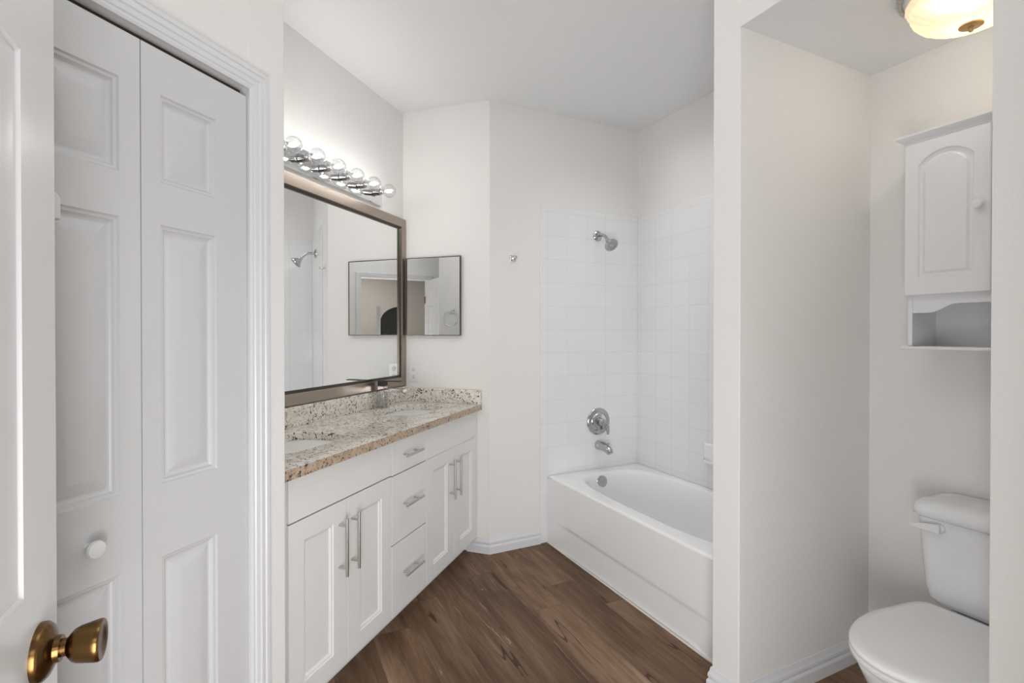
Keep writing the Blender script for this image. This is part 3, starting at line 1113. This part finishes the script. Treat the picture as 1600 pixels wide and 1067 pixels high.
def oval(xf, xb, hw, z, p=2.2, pb=3.0):
    """plan outline pointing to -x: front at xf, back at xb; widest at 55%"""
    out_ = []
    cx = xf + (xb - xf) * .56
    for i in range(NB):
        t = 2 * PI * i / NB
        c, s = math.cos(t), math.sin(t)
        if c < 0:
            x = cx - (cx - xf) * abs(c) ** (2 / p)
            y = hw * math.copysign(abs(s) ** (2 / p), s)
        else:
            x = cx + (xb - cx) * abs(c) ** (2 / pb)
            y = hw * math.copysign(abs(s) ** (2 / pb), s) * (1 - .20 * ((x - cx) / (xb - cx)) ** 1.5 if pb > 4 else 1)
        out_.append((x, TC + y, z))
    return out_


MB().loops([oval(1.72, 2.20, .105, 0), oval(1.715, 2.20, .108, .03), oval(1.72, 2.20, .100, .08), oval(1.69, 2.20, .098, .16), oval(1.63, 2.20, .125, .25), oval(1.575, 2.18, .165, .33),
            oval(1.556, 2.17, .180, .372), oval(1.553, 2.17, .182, .386), oval(1.56, 2.16, .176, .392), oval(1.62, 2.0, .12, .392), oval(1.64, 1.98, .10, .34), oval(1.72, 1.95, .06, .25)],
           True, True).build('bowl', M['porcelain'], toi, otl, angle=60)
MB().box(1.98, 2.25, TC - .11, TC + .11, .30, .405).build('tank_shelf', M['porcelain'], toi, otl, bevel=.02, seg=3)
MB().loops([oval(1.550, 2.06, .186, .394), oval(1.545, 2.06, .190, .400), oval(1.545, 2.06, .190, .410), oval(1.55, 2.06, .186, .414)], True, True).build('seat', M['seat'], toi, otl, angle=50)
MB().loops([oval(1.549, 2.065, .186, .416, 2.2, 11), oval(1.544, 2.068, .190, .420, 2.2, 11), oval(1.544, 2.068, .190, .428, 2.2, 11), oval(1.550, 2.065, .184, .434, 2.2, 11), oval(1.58, 2.05, .160, .4365, 2.2, 11)],
           True, True).build('lid', M['seat'], toi, otl, angle=60)
for s in (-1, 1):
    MB().lathe((2.074, TC + s * .075 - .018, .416), (0, 1, 0), [(0, .010), (.036, .010)], 14).build('seat_hinge', M['seat'], toi, otl)


def tank_ring(x0, x1, hw, z, r):
    pts = []
    for cx, cy, a0 in ((x1 - r, hw - r, 0), (x0 + r, hw - r, 90), (x0 + r, -hw + r, 180), (x1 - r, -hw + r, 270)):
        for k in range(7):
            t = math.radians(a0 + k * 15)
            pts.append((cx + r * math.cos(t), TC + cy + r * math.sin(t), z))
    return pts


THW = 0.187
MB().loops([tank_ring(2.150, 2.275, THW - .070, .407, .03), tank_ring(2.128, 2.288, THW - .035, .412, .04), tank_ring(2.118, 2.296, THW - .016, .432, .04), tank_ring(2.116, 2.298, THW - .008, .47, .04),
            tank_ring(2.112, 2.300, THW + .000, .60, .035), tank_ring(2.108, 2.302, THW + .006, .712, .03)], True, True).build('tank', M['porcelain'], toi, otl, angle=60)
MB().loops([tank_ring(2.104, 2.303, THW + .008, .712, .035), tank_ring(2.090, 2.306, THW + .018, .722, .04), tank_ring(2.088, 2.307, THW + .020, .740, .04), tank_ring(2.092, 2.306, THW + .016, .758, .045),
            tank_ring(2.106, 2.302, THW + .002, .771, .05), tank_ring(2.13, 2.285, THW - .03, .776, .05)], True, True).build('tank_lid', M['porcelain'], toi, otl, angle=70)
mb = MB()
mb.lathe((2.114, TC + .118, .686), (-1, 0, 0), [(0, .016), (.012, .016), (.016, .012)], 20)
lps = []
for y, hz, x in ((.112, .016, 2.094), (.135, .014, 2.090), (.165, .010, 2.086), (.195, .0055, 2.082)):
    zc = .686 - (y - .112) * .05
    lps.append([(x - .006, TC + y, zc - hz), (x - .006, TC + y, zc + hz), (x + .006, TC + y, zc + hz), (x + .006, TC + y, zc - hz)])
mb.loops(lps, True, True)
mb.build('flush_lever', M['plastic'], toi, otl, bevel=.002)

# wall cabinet over the toilet
WX = 2.118      # door face
WL, WC = 1.050, 0.800
WR = 2 * WC - WL
wc = thing('wall_cabinet', 'white over-toilet wall cabinet with arched doors and an open shelf', 'cabinet', (XT, WC, 1.30))
ow = (XT, WC, 1.30)
MB().box(WX + .018, XT - .001, WR + .004, WL - .004, 1.499, 2.052).build('cabinet_body', M['white_cabinet'], wc, ow)
CR = [(0, 2.046), (.004, 2.050), (.006, 2.056), (.014, 2.064), (.022, 2.070), (.026, 2.076), (.026, 2.082), (0, 2.082)]
path = [(XT - .001, WL), (WX + .014, WL), (WX + .014, WR), (XT - .001, WR)]
crn = sweep(path, CR, -1)
crn.prism(path, 2.046, 2.0815)
crn.build('crown_moulding', M['white_cabinet'], wc, ow, angle=25)
NP = 12


def arch_outline(w, h, mx, mz0, mtop, rise, ins):
    """panel outline: straight bottom and sides, arched top; counter-clockwise"""
    x0, x1, z0 = mx + ins, w - mx - ins, mz0 + ins
    pts = []
    for i in range(NP):
        pts.append((x0 + (x1 - x0) * i / NP, z0))
    zs = h - mtop - rise - ins
    for i in range(NP):
        pts.append((x1, z0 + (zs - z0) * i / NP))
    for i in range(NP * 2):
        t = i / (NP * 2)
        x = x1 + (x0 - x1) * t
        u = 2 * t - 1
        pts.append((x, zs + rise * (1 - abs(u) ** 2.2)))
    for i in range(NP):
        pts.append((x0, zs + (z0 - zs) * i / NP))
    return pts


def rect_outline(w, h, e):
    pts = []
    for i in range(NP):
        pts.append((e + (w - 2 * e) * i / NP, e))
    for i in range(NP):
        pts.append((w - e, e + (h - 2 * e) * i / NP))
    for i in range(NP * 2):
        pts.append((w - e - (w - 2 * e) * i / (NP * 2), h - e))
    for i in range(NP):
        pts.append((e, h - e - (h - 2 * e) * i / NP))
    return pts


dw_, dh_ = (WL - WC) - .0015, 0.548
for k in range(2):
    # local x of the door runs to the photo's right (world -Y)
    y_l = WL if k == 0 else WC - .0015
    mb = MB()
    seq = []
    for e, dep in ((0, .018), (0, .003), (.003, 0)):
        seq.append([(dep, -x, z) for x, z in rect_outline(dw_, dh_, e)])
    for ins, dep in ((0, 0), (.003, .0065), (.008, .009), (.014, .0075), (.021, .0015), (.025, .0010)):
        seq.append([(dep, -x, z) for x, z in arch_outline(dw_, dh_, .044, .062, .042, .040, ins)])
    mb.loops(seq, True, True)
    d = mb.build('cabinet_door', M['white_cabinet'], wc, angle=25)
    d.location = (WX - ow[0], y_l - ow[1], 1.5 - ow[2])
    kx_ = dw_ - .028 if k == 0 else .028
    MB().lathe((0, -kx_, 1.787 - 1.5), (-1, 0, 0), [(-.001, .0075), (.006, .007), (.010, .011), (.015, .0155), (.021, .016), (.026, .012), (.028, .002)], 24).build('knob', M['white_cabinet'], d)
# open shelf: sides, scalloped rail, back and bottom board
for y0_, y1_ in ((WL - .018, WL - .004), (WR + .004, WR + .018)):
    MB().box(WX + .020, XT - .001, y0_, y1_, 1.316, 1.499).build('side_panel', M['white_cabinet'], wc, ow, bevel=.001)
rail = []
wR = WL - WR - .036
for i in range(25):
    t = i / 24
    e = min(t, 1 - t) * wR
    q = min(1, max(0, (e - .055) / .075))
    q = q * q * (3 - 2 * q)
    rail.append((t * wR, 1.437 + .030 * q))
lps = []
for x, zl in rail:
    lps.append([(WX + .024, WL - .018 - x, zl), (WX + .036, WL - .018 - x, zl), (WX + .036, WL - .018 - x, 1.499), (WX + .024, WL - .018 - x, 1.499)])
MB().loops(lps, True, True).build('scalloped_rail', M['white_cabinet'], wc, ow, angle=30)
MB().box(XT - .008, XT - .001, WR + .018, WL - .018, 1.316, 1.499).build('back_panel', M['white_cabinet'], wc, ow)
MB().box(WX - .002, XT - .001, WR - .012, WL + .012, 1.304, 1.316).build('bottom_shelf', M['white_cabinet'], wc, ow, bevel=.003)

# alcove ceiling lamp
LX, LY = 1.955, 0.790
lamp = thing('ceiling_lamp', 'lit amber swirl-glass ceiling lamp in the toilet alcove', 'ceiling lamp', (LX, LY, AZ))
MB().lathe((0, 0, 0), (0, 0, -1), [(0.0003, .176), (.010, .176), (.016, .170), (.022, .165), (.040, .160), (.044, .154)], 56).build('lamp_base', M['plastic'], lamp)
bd = MB()
for k in range(64):
    t = 2 * PI * k / 64
    bd.lathe((.1765 * math.cos(t), .1765 * math.sin(t), -.006), (0, 0, -1), [(-.0045, .004), (.002, .0085), (.014, .0085), (.020, .003)], 8)
bd.build('beaded_rim', M['nickel'], lamp)
pf = [(.040, .158), (.046, .162), (.054, .160), (.060, .152), (.066, .150), (.078, .149), (.094, .142), (.110, .128), (.124, .106), (.134, .078), (.141, .046), (.144, .020), (.1445, .004)]
MB().lathe((0, 0, 0), (0, 0, -1), pf, 96, caps=(False, False), mod=lambda t, h: 1 + (.012 if .05 < h else .004) * math.cos(24 * (t + (h - .04) * 9))).build('glass_shade', M['shade'], lamp, angle=80)
MB().lathe((0, 0, 0), (0, 0, -1), [(.141, .030), (.146, .030), (.149, .024), (.151, .008), (.158, .007), (.163, .004), (.164, .0008)], 28).build('finial', M['gold'], lamp)
MB().lathe((0, 0, 0), (0, 0, -1), [(.050, .01), (.058, .030), (.072, .038), (.086, .030), (.094, .008)], 20).build('bulb', M['lamp_core'], lamp)
